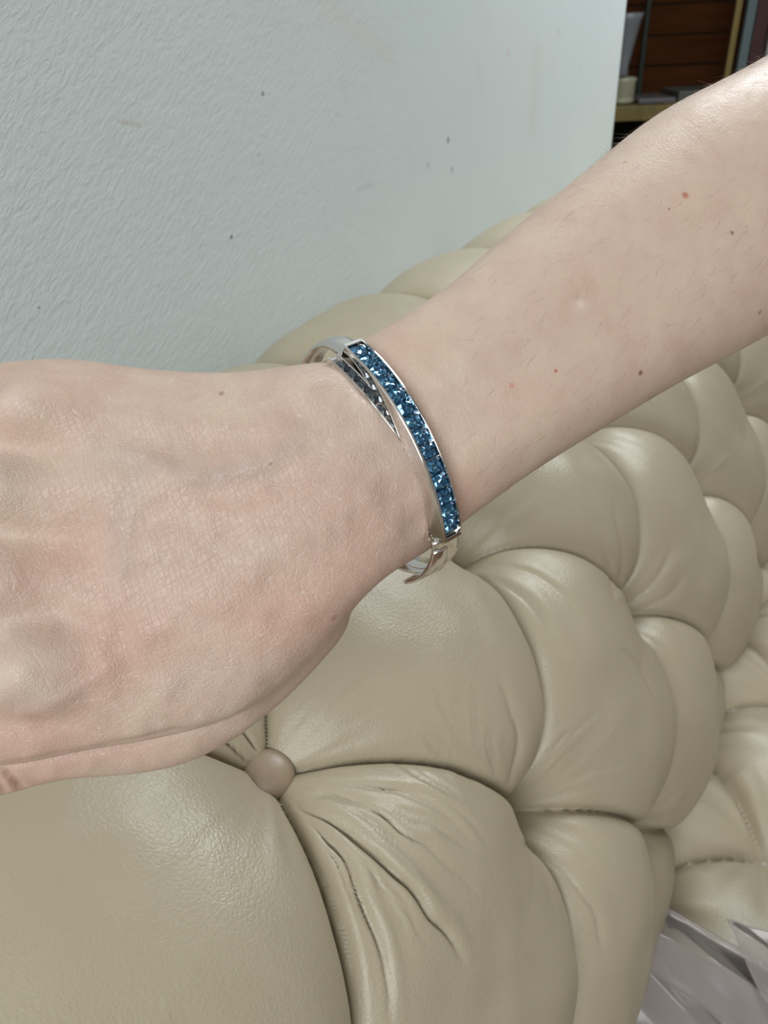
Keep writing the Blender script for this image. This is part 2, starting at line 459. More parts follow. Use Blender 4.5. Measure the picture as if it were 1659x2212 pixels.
# seat: a second buttoned surface lower down and further out
SEATZ = CZ-.575
def seat():
    us = np.arange(-.15, 2.2, .0030); xs = np.arange(-.06, .62, .0026)
    Ug, Xg = np.meshgrid(us, xs, indexing='ij')
    s0 = P(1655, 1862, .61); R = .095
    C2 = (Ug-s0[1])/D; T = (Xg-s0[0])/R
    th = T-np.floor(T); bow = .04*np.sin(np.pi*th)
    par = 0
    a = C2-bow+T/2; b = C2-bow-T/2
    fa = np.abs(a-np.round(a)); fb = np.abs(b-np.round(b))
    F = dome(fa, 2.3, .5)*dome(fb, 2.3, .5)
    best = np.full(Ug.shape, 9.); ang = np.zeros(Ug.shape); bid = np.zeros(Ug.shape)
    for r in range(-2, 7):
        off = 0 if r % 2 == 0 else .5
        k = np.round(C2-off); du = (C2-off-k)*D; dx = Xg-(s0[0]+r*R)
        q = np.hypot(du, dx); m = q < best
        best[m] = q[m]; ang[m] = np.arctan2(du, -dx)[m]; bid[m] = (r*31+k*17)[m]
    H = .036
    h = H*(.5+.5*F) - H*.56*np.exp(-(best/.030)**1.25)
    da = np.minimum(fa, fb)*.13
    h -= np.exp(-(da/.004)**2)*.004*np.clip(best/.02, 0, 1)
    g = np.zeros(Ug.shape)
    for k in range(4, 22, 2):
        ph = (np.sin(bid*12.9898+k*78.233)*43758.5453) % 1*6.283
        g += np.cos(k*(ang+best*3)+ph)/k**.7
    h += .0022*np.exp(-((best-.04)/.03)**2)*g*np.clip(best/.015, 0, 1)
    z = SEATZ+h
    z = z - np.clip((Xg-.52)/.08, 0, 1)**2*.08
    return np.stack([Xg, Ug, z], -1), Ug.shape, s0, R
Xs, shp, s0p, RS = seat()
st = mesh_np('seat_cushion', Xs.reshape(-1, 3), grid_faces(*shp)[:, ::-1].copy(), M_leather); adopt(st, sofa)
for r in range(-1, 6):
    off = 0 if r % 2 == 0 else .5
    for k in range(-2, 9):
        u = s0p[1]+(k+off)*D; x = s0p[0]+r*RS
        if x < 0.02 or x > .5: continue
        o = proto.copy(); COL.objects.link(o)
        o.parent = sofa; o.matrix_parent_inverse = Matrix.Translation(sofa.location).inverted()
        o.location = (x, u, SEATZ-.006); o.rotation_euler = (0, 0, 0)
fr = bm_obj('frame', box_bm((-.06, -.2, .12), (.60, 2.15, SEATZ-.012), .02), M_base); adopt(fr, sofa)
bk = bm_obj('back_frame', box_bm((WALLX+.02, -.2, .12), (-.10, 2.15, CZ-.40), .02), M_base); adopt(bk, sofa)
for (x, y) in ((-.30, -.1), (.50, -.1), (-.30, 2.0), (.50, 2.0)):
    bm = bmesh.new(); bmesh.ops.create_cone(bm, cap_ends=True, segments=20, radius1=.018, radius2=.03, depth=.12, matrix=Matrix.Translation((x, y, .06)))
    lg = bm_obj('leg', bm, M_floor, smooth=True); adopt(lg, sofa)

# ------------------------------------------------------------------ the arm and hand
#            top silhouette     bottom silhouette   z centre  half thickness
ST = [((-330, 900), (-300, 1500), .212, .010),
      ((-230, 850), (-200, 1560), .205, .0125),
      ((-110, 805), (-90, 1640), .199, .0150),
      ((0, 780), (30, 1650), .1965, .0155),
      ((150, 768), (190, 1620), .1960, .0150),
      ((300, 788), (350, 1592), .196, .0150),
      ((440, 799), (500, 1548), .197, .0155),
      ((545, 798), (630, 1462), .198, .0160),
      ((610, 788), (745, 1340), .1985, .0160),
      ((662, 786), (838, 1245), .2000, .0160),
      ((712, 778), (905, 1206), .2070, .0160),
      ((770, 738), (965, 1160), .2130, .0168),
      ((835, 704), (1030, 1110), .2145, .0178),
      ((960, 622), (1150, 1022), .2185, .0200),
      ((1100, 500), (1300, 928), .2260, .0225),
      ((1240, 388), (1450, 838), .2350, .0255),
      ((1400, 262), (1610, 752), .2460, .0285),
      ((1560, 180), (1790, 650), .2560, .0310),
      ((1740, 80), (1960, 560), .2680, .0335),
      ((1930, -10), (2130, 470), .2800, .0340),
      ((2110, -60), (2290, 370), .2900, .0320),
      ((2240, -40), (2360, 230), .2960, .0200)]
def ring_loft(tops, bots, zs, ths, nring, nseg=72, ex=2.25):
    A = np.array([P(t[0], t[1], z) for t, z in zip(tops, zs)]); B = np.array([P(b[0], b[1], z) for b, z in zip(bots, zs)])
    A = catmull(A, nring); B = catmull(B, nring); T = catmull(np.array(ths)[:, None], nring)[:, 0]
    Cn = (A+B)/2; Wv = (B-A)/2; tan = np.gradient(Cn, axis=0)
    tan /= np.linalg.norm(tan, axis=1)[:, None]
    nrm = np.cross(Wv, tan); nrm /= np.linalg.norm(nrm, axis=1)[:, None]
    s = np.sign(np.einsum('ij,ij->i', nrm, CAM-Cn)); nrm *= s[:, None]
    th = np.linspace(0, 2*np.pi, nseg, endpoint=False)
    c, sn = np.cos(th), np.sin(th)
    cc = np.sign(c)*np.abs(c)**(2/ex); ss = np.sign(sn)*np.abs(sn)**(2/ex)
    V = Cn[:, None]+Wv[:, None]*cc[None, :, None]+(nrm*T[:, None])[:, None]*ss[None, :, None]
    return close_loft(V)
def close_loft(V):
    nr, ns, _ = V.shape
    F = [tuple(f) for f in grid_faces(nr, ns, wrap=True).tolist()]
    verts = V.reshape(-1, 3).tolist()
    verts.append(V[0].mean(0).tolist()); verts.append(V[-1].mean(0).tolist())
    n0 = nr*ns
    for k in range(ns):
        F.append((n0, k, (k+1) % ns)); F.append((n0+1, (nr-1)*ns+(k+1) % ns, (nr-1)*ns+k))
    return verts, F
def tube_loft(pts, rad, n=40, nseg=28, flat=1.0, up=None):
    pts = catmull(pts, n); rad = catmull(np.array(rad)[:, None], n)[:, 0]
    tan = np.gradient(pts, axis=0); tan /= np.linalg.norm(tan, axis=1)[:, None]
    up = np.array(up if up is not None else (CAM-pts.mean(0)), float)
    # parallel transport keeps the section from flipping in the curl
    e1s = []; e = up-tan[0]*(up@tan[0]); e /= np.linalg.norm(e)
    for t in tan:
        e = e-t*(e@t); e /= np.linalg.norm(e); e1s.append(e.copy())
    e1 = np.array(e1s); e2 = np.cross(tan, e1)
    th = np.linspace(0, 2*np.pi, nseg, endpoint=False)
    # rounded caps
    pts = np.vstack([pts[0]-tan[0]*rad[0]*np.array([[.85], [.5]]), pts, pts[-1]+tan[-1]*rad[-1]*np.array([[.5], [.85]])])
    rad = np.r_[rad[0]*.5, rad[0]*.87, rad, rad[-1]*.87, rad[-1]*.5]
    e1 = np.vstack([e1[:1], e1[:1], e1, e1[-1:], e1[-1:]]); e2 = np.vstack([e2[:1], e2[:1], e2, e2[-1:], e2[-1:]])
    V = pts[:, None]+(e1*rad[:, None]*flat)[:, None]*np.cos(th)[None, :, None]+(e2*rad[:, None])[:, None]*np.sin(th)[None, :, None]
    return close_loft(V)

pieces = [ring_loft([s[0] for s in ST], [s[1] for s in ST], [s[2] for s in ST], [s[3] for s in ST], 130)]
# curled fingers beyond the knuckles: little, ring, middle, index
F4 = [((110, 880), (-130, 880), (-330, 930), (-330, 1000), .0080, .034),
      ((60, 1040), (-190, 1040), (-420, 1070), (-420, 1120), .0088, .038),
      ((70, 1250), (-200, 1240), (-450, 1240), (-450, 1270), .0092, .041),
      ((120, 1450), (-130, 1450), (-380, 1430), (-380, 1440), .0092, .038)]
for (a, b, c, d, r, L) in F4:
    p = [P(*a, .2015), P(*b, .1965), P(*c, .204), P(c[0]-40, c[1], .232), P(c[0]+90, c[1], .252), P(c[0]+250, c[1], .250), P(c[0]+360, c[1], .241)]
    pieces.append(tube_loft(p, [r*.9, r*1.15, r*1.08, r*1.05, r*.98, r*.92, r*.8], 60))
# palm mass (thenar) and thumb under the index side
pieces.append(tube_loft([P(690, 1330, .2065), P(560, 1440, .2105), P(430, 1530, .215), P(320, 1578, .217), P(120, 1606, .216), P(-40, 1640, .214), P(-230, 1640, .214), P(-400, 1600, .215), P(-500, 1560, .218)],
                        [.0095, .0120, .0128, .0118, .0106, .0112, .0104, .0100, .0080], 80, 32))
pieces.append(tube_loft([P(640, 1020, .213), P(450, 1080, .216), P(250, 1100, .217), P(60, 1120, .214)], [.017, .020, .019, .014], 40, 32))
# elbow and upper arm, going back beside the photographer
eb = P(2120, 160, .288)
print('elbow', eb)
pieces.append(tube_loft([eb, eb+np.array([.035, .0, -.002]), eb+np.array([.10, -.05, .01]), eb+np.array([.20, -.13, .03]), eb+np.array([.32, -.22, .055])],
                        [.033, .036, .038, .042, .046], 70, 40))
vv, ff = [], []
for v, f in pieces:
    o = len(vv); vv += v; ff += [tuple(i+o for i in q) for q in f]
tmp = mesh_np('tmp_arm', vv, ff)
bm = bmesh.new(); bm.from_mesh(tmp.data)
# each closed loft must face outwards before the union
bmesh.ops.recalc_face_normals(bm, faces=bm.faces); bm.to_mesh(tmp.data); bm.free()
md = tmp.modifiers.new('r', 'REMESH'); md.mode = 'VOXEL'; md.voxel_size = .00105; md.adaptivity = 0
dg = bpy.context.evaluated_depsgraph_get(); me = bpy.data.meshes.new_from_object(tmp.evaluated_get(dg))
bpy.data.objects.remove(tmp)
print('arm verts', len(me.vertices))
nv = len(me.vertices); co = np.empty(nv*3, np.float32); me.vertices.foreach_get('co', co); co = co.reshape(-1, 3).astype(float)
ed = np.empty(len(me.edges)*2, np.int32); me.edges.foreach_get('vertices', ed); ed = ed.reshape(-1, 2)
deg = np.bincount(ed.ravel(), minlength=nv)[:, None]
def smooth(co, it, lam=.5, w=None):
    for _ in range(it):
        s = np.zeros_like(co)
        for k in range(3):
            s[:, k] = np.bincount(ed[:, 0], co[ed[:, 1], k], nv)+np.bincount(ed[:, 1], co[ed[:, 0], k], nv)
        d = s/deg-co
        co = co+lam*d*(1 if w is None else w[:, None])
    return co
def normals(co):
    me.vertices.foreach_set('co', co.astype(np.float32).ravel()); me.update()
    a = np.empty(nv*3, np.float32); me.vertices.foreach_get('normal', a); return a.reshape(-1, 3).astype(float)
co = smooth(co, 10)
px, py, pz = proj(co)
# stronger blend everywhere but the fold where the thumb passes under the hand
dthumb, tth = polydist(px, py, [(-60, 1668), (0, 1654), (150, 1628), (300, 1599), (400, 1577), (500, 1552)])
w = np.clip((np.abs(dthumb)-12)/40, 0, 1)
co = smooth(co, 60, .5, w)
no = normals(co); px, py, pz = proj(co)
view = CAM-co; view /= np.linalg.norm(view, axis=1)[:, None]
facing = np.einsum('ij,ij->i', no, view)
fr_ = np.clip((facing-.05)/.35, 0, 1)
hgt = np.zeros(nv)
def bump(x, y, rx, ry, h, rot=0):
    global hgt
    c, s = math.cos(math.radians(rot)), math.sin(math.radians(rot))
    dx, dy = px-x, py-y; a = dx*c+dy*s; b_ = -dx*s+dy*c
    hgt += h*np.exp(-(a/rx)**2-(b_/ry)**2)*fr_
def ridge(pts, wpx, h):
    global hgt
    d, t = polydist(px, py, catmull(pts, len(pts)*4))
    tp = np.clip(np.minimum(t, 1-t)/.22, 0, 1)
    hgt += h*np.exp(-(d/wpx)**2)*tp*fr_
# knuckles (little, ring, middle, index) and the hollows between them
bump(60, 880, 95, 62, .0062); bump(-10, 1060, 80, 58, .0054); bump(-20, 1260, 85, 62, .0058); bump(70, 1440, 115, 80, .0074)
bump(30, 965, 120, 40, -.0024); bump(60, 1160, 150, 46, -.0026); bump(120, 1345, 120, 40, -.0018)
bump(200, 1215, 90, 60, -.0018); bump(265, 1390, 34, 60, -.0012)
bump(60, 1560, 140, 30, -.0012)
# tendons running to the knuckles
ridge([(120, 880), (300, 900), (500, 920), (680, 930)], 34, .0010)
ridge([(60, 1060), (250, 1050), (450, 1020), (700, 980)], 36, .0012)
ridge([(60, 1260), (250, 1210), (450, 1140), (720, 1040)], 40, .0010)
ridge([(150, 1430), (330, 1350), (520, 1230), (760, 1090)], 46, .0012)
# veins
ridge([(170, 960), (300, 985), (420, 1035), (560, 1010), (640, 960)], 16, .0007)
ridge([(250, 1290), (270, 1180), (300, 1090), (420, 1035)], 16, .0006)
# dorsal edge of the wrist, then the dip the bracelet sits over
ridge([(690, 800), (790, 890), (860, 985), (915, 1090), (930, 1170)], 30, .0014)
ridge([(740, 800), (835, 890), (900, 985), (950, 1090), (968, 1160)], 22, -.0008)
# head of the ulna and a fold of skin on the far side
bump(655, 835, 60, 46, .0016); ridge([(700, 790), (760, 850), (830, 930)], 12, .0006)
# forearm: shallow furrow, muscle, small unevenness
ridge([(950, 1060), (1080, 960), (1250, 870), (1450, 770), (1600, 690)], 60, .0010)
ridge([(950, 900), (1150, 760), (1400, 620), (1600, 520)], 70, -.0008)
ridge([(0, 1560), (160, 1490), (300, 1400)], 16, .0006)
ridge([(-60, 1668), (0, 1654), (150, 1628), (300, 1599), (400, 1577), (480, 1558)], 6, -.0009)
# joint creases of the thumb at the frame's edge
ridge([(0, 1655), (30, 1690), (75, 1722)], 7, -.0022)
ridge([(-25, 1660), (0, 1700), (30, 1735)], 7, -.0014)
hgt += .0005*vnoise(px/60, py/60, 12)*fr_ + 0.0
hgt += (-.00042*vnoise(px/60, py/60, 12)*np.clip((px-950)/150, 0, 1) + .00022*vnoise(px/22, py/22, 14)*np.clip((1100-px)/150, .2, 1))*fr_
co = co+no*hgt[:, None]
co = smooth(co, 2)
no = normals(co)
# skin tint: r = flush, g = vein, b = pale spots and painted-on highlights
tint = np.zeros((nv, 4)); tint[:, 3] = 1
def dab(ch, x, y, rx, ry, a, rot=0):
    c, s = math.cos(math.radians(rot)), math.sin(math.radians(rot))
    dx, dy = px-x, py-y; u = dx*c+dy*s; v = -dx*s+dy*c
    tint[:, ch] += a*np.exp(-(u/rx)**2-(v/ry)**2)
def line(ch, pts, w, a):
    d, t = polydist(px, py, catmull(pts, len(pts)*4)); tint[:, ch] += a*np.exp(-(d/w)**2)*np.clip(np.minimum(t, 1-t)/.2, 0, 1)
for q in ((170, 1190, 90, 70, .7), (230, 1400, 60, 75, .9), (60, 1230, 60, 40, .4), (40, 1580, 120, 60, .7), (100, 850, 120, 50, .35), (40, 950, 110, 40, .35),
          (470, 1080, 120, 60, .35), (620, 1350, 130, 70, .65), (800, 1230, 120, 60, .55), (700, 1070, 160, 60, .35), (560, 940, 120, 50, .2), (990, 1080, 50, 60, .75),
          (870, 740, 60, 40, .4), (1160, 860, 60, 40, .25), (1500, 440, 60, 40, .2), (40, 1690, 70, 30, .7), (250, 1620, 220, 30, .35), (1290, 620, 90, 60, .2),
          (520, 1300, 160, 50, .3), (330, 1400, 50, 50, .4)):
    dab(0, q[0], q[1], q[2]*1.35, q[3]*1.35, q[4]*.85)
line(1, [(170, 960), (250, 985), (330, 1000), (430, 1035), (560, 1010), (640, 960), (720, 900)], 24, .55)
line(1, [(270, 1290), (260, 1180), (270, 1100), (330, 1000)], 30, .6)
line(1, [(430, 1035), (520, 1020), (640, 1050)], 20, .3)
line(1, [(330, 1500), (480, 1450), (560, 1480)], 26, .35)
line(1, [(380, 1580), (520, 1500), (640, 1400)], 20, .3)
for q in ((60, 880, 60, 36, .9), (0, 1040, 45, 60, .9), (-10, 1260, 40, 60, .7), (70, 1470, 90, 50, .7), (660, 830, 50, 30, .5), (790, 900, 40, 60, .4), (1260, 660, 16, 10, .8),
          (1080, 670, 60, 50, .3), (1400, 560, 120, 60, .3)):
    dab(2, *q)  # pale dabs on knuckles and wrist stand in for their highlights
line(2, [(700, 800), (790, 880), (850, 970), (880, 1060)], 22, .6)
tint[:, :3] = np.clip(tint[:, :3], 0, 1)
ca = me.color_attributes.new('skin_tint', 'FLOAT_COLOR', 'POINT'); ca.data.foreach_set('color', tint.astype(np.float32).ravel())

def surf_pt(x, y):
    d = np.hypot(px-x, py-y)+np.where(facing > .1, 0, 1e3); i = np.argmin(d+pz*100); return co[i], no[i]
def skin():
    m = mat('skin', (.6, .42, .34), .5, Specular_IOR_Level=.32)
    n = N(m); v = n.coord()
    at = n.n('ShaderNodeVertexColor', layer_name='skin_tint'); sp = n.n('ShaderNodeSeparateColor'); n.l(at.outputs['Color'], sp.inputs[0])
    col = n.ramp(n.noise(v, 75, 4, .6), [(.3, (.520, .372, .295)), (.5, (.558, .418, .335)), (.7, (.572, .450, .352))])
    col = n.mix(n.mrange(n.noise(v, 260, 3), .5, .75, 0, .22), col, (.51, .33, .265))
    col = n.mix(n.math('MULTIPLY', sp.outputs[0], .55), col, (.53, .265, .205))
    col = n.mix(n.math('MULTIPLY', sp.outputs[1], .38), col, (.36, .33, .335))
    col = n.mix(n.math('MULTIPLY', sp.outputs[2], .5), col, (.70, .58, .50))
    dk = (.16, .07, .05); rd = (.40, .15, .10)
    S = [(surf_pt(1481, 424)[0], .0013, rd, .85), (surf_pt(1581, 500)[0], .0008, dk, .7), (surf_pt(1199, 800)[0], .0007, (.42, .10, .07), .8), (surf_pt(1378, 806)[0], .0010, dk, .8),
         (surf_pt(1104, 832)[0], .0010, (.55, .22, .17), .6), (surf_pt(1641, 675)[0], .0009, dk, .6), (surf_pt(482, 849)[0], .0009, (.22, .11, .08), .6), (surf_pt(586, 1007)[0], .0006, (.22, .11, .08), .6),
         (surf_pt(1352, 350)[0], .0008, (.35, .17, .1), .5), (surf_pt(1448, 450)[0], .0005, dk, .6), (surf_pt(1253, 655)[0], .0013, (.70, .58, .52), .5), (surf_pt(720, 1335)[0], .0013, (.3, .13, .09), .5)]
    col = n.spots(col, S)
    n.l(col, n.b.inputs['Base Color'])
    n.b.inputs['Subsurface Weight'].default_value = .18
    n.b.inputs['Subsurface Radius'].default_value = (1.0, .35, .2)
    n.b.inputs['Subsurface Scale'].default_value = .0025
    n.l(n.mrange(n.noise(v, 300, 3), .3, .7, .36, .52), n.b.inputs['Roughness'])
    # criss-cross skin lines, longer across the hand
    wn = n.n('ShaderNodeTexNoise'); n.l(v, wn.inputs['Vector']); wn.inputs['Scale'].default_value = 120
    sc = n.n('ShaderNodeVectorMath', operation='SCALE'); n.l(wn.outputs['Color'], sc.inputs[0]); sc.inputs['Scale'].default_value = .0022
    ad = n.n('ShaderNodeVectorMath', operation='ADD'); n.l(v, ad.inputs[0]); n.l(sc.outputs[0], ad.inputs[1])
    def aniso(dirpx, k, scale):
        """voronoi stretched along an image-plane direction taken at the hand"""
        a = P(400, 1150, .19); d = P(400+dirpx[0], 1150+dirpx[1], .19)-a; d /= np.linalg.norm(d)
        dt = n.n('ShaderNodeVectorMath', operation='DOT_PRODUCT'); n.l(ad.outputs[0], dt.inputs[0]); dt.inputs[1].default_value = tuple(d)
        s = n.n('ShaderNodeVectorMath', operation='SCALE'); s.inputs[0].default_value = tuple(d*(k-1)); n.l(dt.outputs['Value'], s.inputs['Scale'])
        a2 = n.n('ShaderNodeVectorMath', operation='ADD'); n.l(ad.outputs[0], a2.inputs[0]); n.l(s.outputs[0], a2.inputs[1])
        return n.mrange(n.vor(a2.outputs[0], scale), 0, .08, 0, 1)
    l1 = aniso((30, 100), .22, 820); l2 = aniso((100, -70), .24, 700)
    h = n.math('ADD', n.math('MULTIPLY', l1, .6), n.math('MULTIPLY', l2, .5))
    h = n.math('ADD', h, n.math('MULTIPLY', n.noise(v, 1500, 3), .5))
    hd = n.n('ShaderNodeVectorMath', operation='DISTANCE'); n.l(n.n('ShaderNodeTexCoord').outputs['Object'], hd.inputs[0])
    hd.inputs[1].default_value = tuple(P(350, 1150, .19))
    hf = n.mrange(hd.outputs['Value'], .055, .10, 1.0, .30)          # the lines are coarse on the hand, faint on the forearm
    hl = n.mrange(h, .35, 1.05, .50, 0)
    fl = n.math('MULTIPLY', n.math('MULTIPLY', hl, hf), n.mrange(n.noise(v, 420, 3), .42, .62, .25, 1.0))
    h = n.math('MULTIPLY', h, hf)
    col = n.mix(fl, col, (.74, .64, .56))
    n.l(col, n.b.inputs['Base Color'])
    n.l(n.bump(h, .55, .00024), n.b.inputs['Normal'])
    return m
M_skin = skin()
me.polygons.foreach_set('use_smooth', [True]*len(me.polygons)); me.materials.clear(); me.materials.append(M_skin)
me.name = 'person'
person = bpy.data.objects.new('person', me); COL.objects.link(person)
person['label'] = 'bare right forearm and loosely closed hand of a fair-skinned person, reaching in above the sofa'
person['category'] = 'person'

# short body hairs lying along the forearm
def hairs():
    cand = np.where((facing > .0) & (px > 1010) & (px < 1760) & (py > 60) & (py < 1150))[0]
    edge = np.where((np.abs(facing) < .22) & (px > 1300) & (px < 1700) & (py < 360))[0]
    ids = list(rng.choice(cand, 420)) + list(rng.choice(edge, 260))
    V, Fc = [], []
    down = RM @ np.array([-.35, -.5, 0.0]); axis = P(900, 950, .21)-P(1500, 500, .245); axis /= np.linalg.norm(axis)
    for i in ids:
        p = co[i].copy(); nn = no[i]
        L = rng.uniform(.0025, .0065); r = .000027
        d = axis*.75+down*rng.uniform(-.3, .9)+nn*rng.uniform(.12, .35)+rng.normal(0, .18, 3); d /= np.linalg.norm(d)
        curl = rng.normal(0, .45, 3)-nn*.35
        side = np.cross(d, nn); side /= np.linalg.norm(side); up = np.cross(side, d)
        base = len(V); k = 5
        for j in range(k):
            t = j/(k-1); q = p+d*L*t+curl*L*t*t*.5
            rr = r*(1-.75*t)
            for a in (0, 2.094, 4.189): V.append(q+(side*math.cos(a)+up*math.sin(a))*rr)
        for j in range(k-1):
            for a in range(3):
                Fc.append((base+j*3+a, base+j*3+(a+1) % 3, base+(j+1)*3+(a+1) % 3, base+(j+1)*3+a))
    return V, Fc
Vh, Fh = hairs()
M_hair = mat('body_hair', (.22, .15, .10), .5)
hr = mesh_np('arm_hair', Vh, np.array(Fh), M_hair, person); hr['kind'] = 'stuff'

# ------------------------------------------------------------------ the bangle
M_metal = mat('white_gold', (.80, .76, .73), .10, 1.0)
nm = N(M_metal); nm.l(nm.mrange(nm.noise(nm.coord(), 300, 3), .3, .7, .06, .16), nm.b.inputs['Roughness'])
M_metal_dark = mat('white_gold_channel', (.60, .60, .62), .22, 1.0)
def gem_mat(name, stops):
    m = mat(name, stops[0], .04, 0.65, IOR=1.75)
    n = N(m); vc = n.n('ShaderNodeVertexColor', layer_name='facet')
    sp = n.n('ShaderNodeSeparateColor'); n.l(vc.outputs['Color'], sp.inputs[0])
    n.l(n.ramp(sp.outputs[0], [(0, stops[0]), (.35, stops[1]), (.7, stops[2]), (.95, stops[3])]), n.b.inputs['Base Color'])
    n.b.inputs['Coat Weight'].default_value = .8; n.b.inputs['Coat Roughness'].default_value = .03
    return m
M_gem = gem_mat('blue_gem', [(.008, .06, .14), (.03, .17, .34), (.09, .34, .58), (.32, .64, .82)])
M_gem2 = gem_mat('shaded_gem', [(.02, .025, .04), (.05, .07, .10), (.13, .16, .17), (.25, .29, .28)])  # these stones face something dark; that darkness is set as their colour

A_, B_ = P(763, 742, .1965), P(979, 1158, .1965)
Cc = (A_+B_)/2; e1 = (B_-A_); Lc = np.linalg.norm(e1); e1 /= Lc
toc = CAM-Cc; toc -= e1*(toc@e1); toc /= np.linalg.norm(toc)
side = np.cross(e1, toc)
if side @ (P(1500, 600, .2)-P(700, 1000, .2)) < 0: side = -side
TH = math.radians(33)
e2 = toc*math.cos(TH)+side*math.sin(TH)
ax = side*math.cos(TH)-toc*math.sin(TH)          # bangle axis, pointing up the forearm
hw = Lc/2; SAG = .0084
def LP(p): return Cc+e1*p[0]+e2*p[1]+ax*p[2]
R_ = (hw**2+SAG**2)/(2*SAG)
phi = math.asin(hw/R_)
def plate(t, rr=0.0, n=0.0):
    """t -1..1 along the stone-set front, rr radial lift, n across"""
    a = phi*t; R2 = R_+rr
    return Cc+e1*(R2*math.sin(a))+e2*(R2*math.cos(a)-(R_-SAG))+ax*n
def sweep(section, path, closed_ends=True):
    """section(t)-> list of (n, r); path(t, r, n)"""
    pass
def sweep_mesh(name, tvals, sec, pathf, m, parent, smooth_=False, bevel=0):
    V = []; 
    for t in tvals:
        for (n, r) in sec(t): V.append(pathf(t, r, n))
    k = len(sec(tvals[0])); Fc = [tuple(q) for q in grid_faces(len(tvals), k, wrap=True).tolist()]
    Fc.append(tuple(range(k))); Fc.append(tuple(reversed(range((len(tvals)-1)*k, len(tvals)*k))))
    bm = bmesh.new(); vs_ = [bm.verts.new(tuple(v)) for v in V]
    for f in Fc: bm.faces.new([vs_[i] for i in f])
    bmesh.ops.recalc_face_normals(bm, faces=bm.faces)
    o = bm_obj(name, bm, m, None, smooth=smooth_)
    if bevel:
        b = o.modifiers.new('bevel', 'BEVEL'); b.width = bevel; b.segments = 3; b.limit_method = 'ANGLE'; b.angle_limit = math.radians(30)
    adopt(o, parent); return o
bangle = empty('bangle', tuple(Cc), 'silver-coloured oval bangle set with a curved row of square blue stones, worn round the wrist', 'bracelet')
mm_ = .001
GW = 2.35*mm_      # half width of the stone row
tv = np.linspace(-1, 1, 61)
# front band: broad polished bevel on the hand side, rails both sides, channel floor
sec = lambda t: [(-GW-(1.1+1.2*min(1, (t+1)*.9))*mm_, -3.9*mm_), (-GW-.75*mm_, .15*mm_), (-GW-.1*mm_, .35*mm_), (-GW+.05*mm_, -.9*mm_), (GW-.05*mm_, -.9*mm_), (GW+.1*mm_, .35*mm_), (GW+.75*mm_, .15*mm_), (GW+1.0*mm_, -3.1*mm_)]
sweep_mesh('stone_channel', tv*1.02, sec, plate, M_metal, bangle, False, .00015)
for sgn in (-1, 1):      # end walls of the channel
    sweep_mesh('channel_end', sgn*np.linspace(.985, 1.03, 4), lambda t: [(-GW-2.2*mm_, -3.2*mm_), (-GW-.7*mm_, .2*mm_), (GW+.7*mm_, .2*mm_), (GW+.9*mm_, -3.1*mm_)], plate, M_metal, bangle, False, .0002)
# stones
def gem_mesh(name, hx, hy, m, seed, K=7):
    """square stone: table broken into many small facets, sloping crown edge, pavilion below"""
    r = np.random.RandomState(seed); bm = bmesh.new()
    g = [[None]*K for _ in range(K)]
    for i in range(K):
        for j in range(K):
            a, b_ = -1+2*i/(K-1), -1+2*j/(K-1); rim = max(abs(a), abs(b_)) > .99
            z = -.00042*(hx/.002) if rim else (.00022+r.uniform(-.00030, .00022)*(hx/.002))
            q = 0 if rim else .09
            g[i][j] = bm.verts.new(((a+r.uniform(-q, q))*hx*.98, (b_+r.uniform(-q, q))*hy*.98, z))
    for i in range(K-1):
        for j in range(K-1):
            a, b_, c, d = g[i][j], g[i+1][j], g[i+1][j+1], g[i][j+1]
            if (i+j) % 2: bm.faces.new((a, b_, c)); bm.faces.new((a, c, d))
            else: bm.faces.new((a, b_, d)); bm.faces.new((b_, c, d))
    rim = [g[i][0] for i in range(K)]+[g[K-1][j] for j in range(1, K)]+[g[i][K-1] for i in range(K-2, -1, -1)]+[g[0][j] for j in range(K-2, 0, -1)]
    tip = bm.verts.new((0, 0, -.0016))
    for k in range(len(rim)): bm.faces.new((rim[k], tip, rim[(k+1) % len(rim)]))
    bmesh.ops.recalc_face_normals(bm, faces=bm.faces)
    cl = bm.loops.layers.color.new('facet')
    for f in bm.faces:
        v = r.rand()  # random tone per facet stands in for reflected sparkle
        for l in f.loops: l[cl] = (v, v, v, 1)
    return bm_obj(name, bm, m)
NG = 14
gl = 2*R_*phi*.965/NG
protos = [gem_mesh('gemstone', gl/2*.98, GW*.97, M_gem, s) for s in range(3)]
for i in range(NG):
    t = (-1+(2*i+1)/NG)*.965
    o = protos[i] if i < 3 else protos[i % 3].copy()
    if i >= 3: COL.objects.link(o)
    c0 = plate(t, 0.0*mm_, 0); zt = plate(t, .001, 0)-c0; zt /= np.linalg.norm(zt)
    tx = np.cross(ax, zt); tx /= np.linalg.norm(tx)
    Mx = Matrix([[tx[0], ax[0], zt[0], c0[0]], [tx[1], ax[1], zt[1], c0[1]], [tx[2], ax[2], zt[2], c0[2]], [0, 0, 0, 1]])
    tilt = Matrix.Rotation(rng.normal(0, .05), 4, 'X') @ Matrix.Rotation(rng.normal(0, .07), 4, 'Y')
    o.parent = bangle; o.matrix_parent_inverse = Matrix.Translation(bangle.location).inverted()
    o.matrix_basis = Mx @ tilt
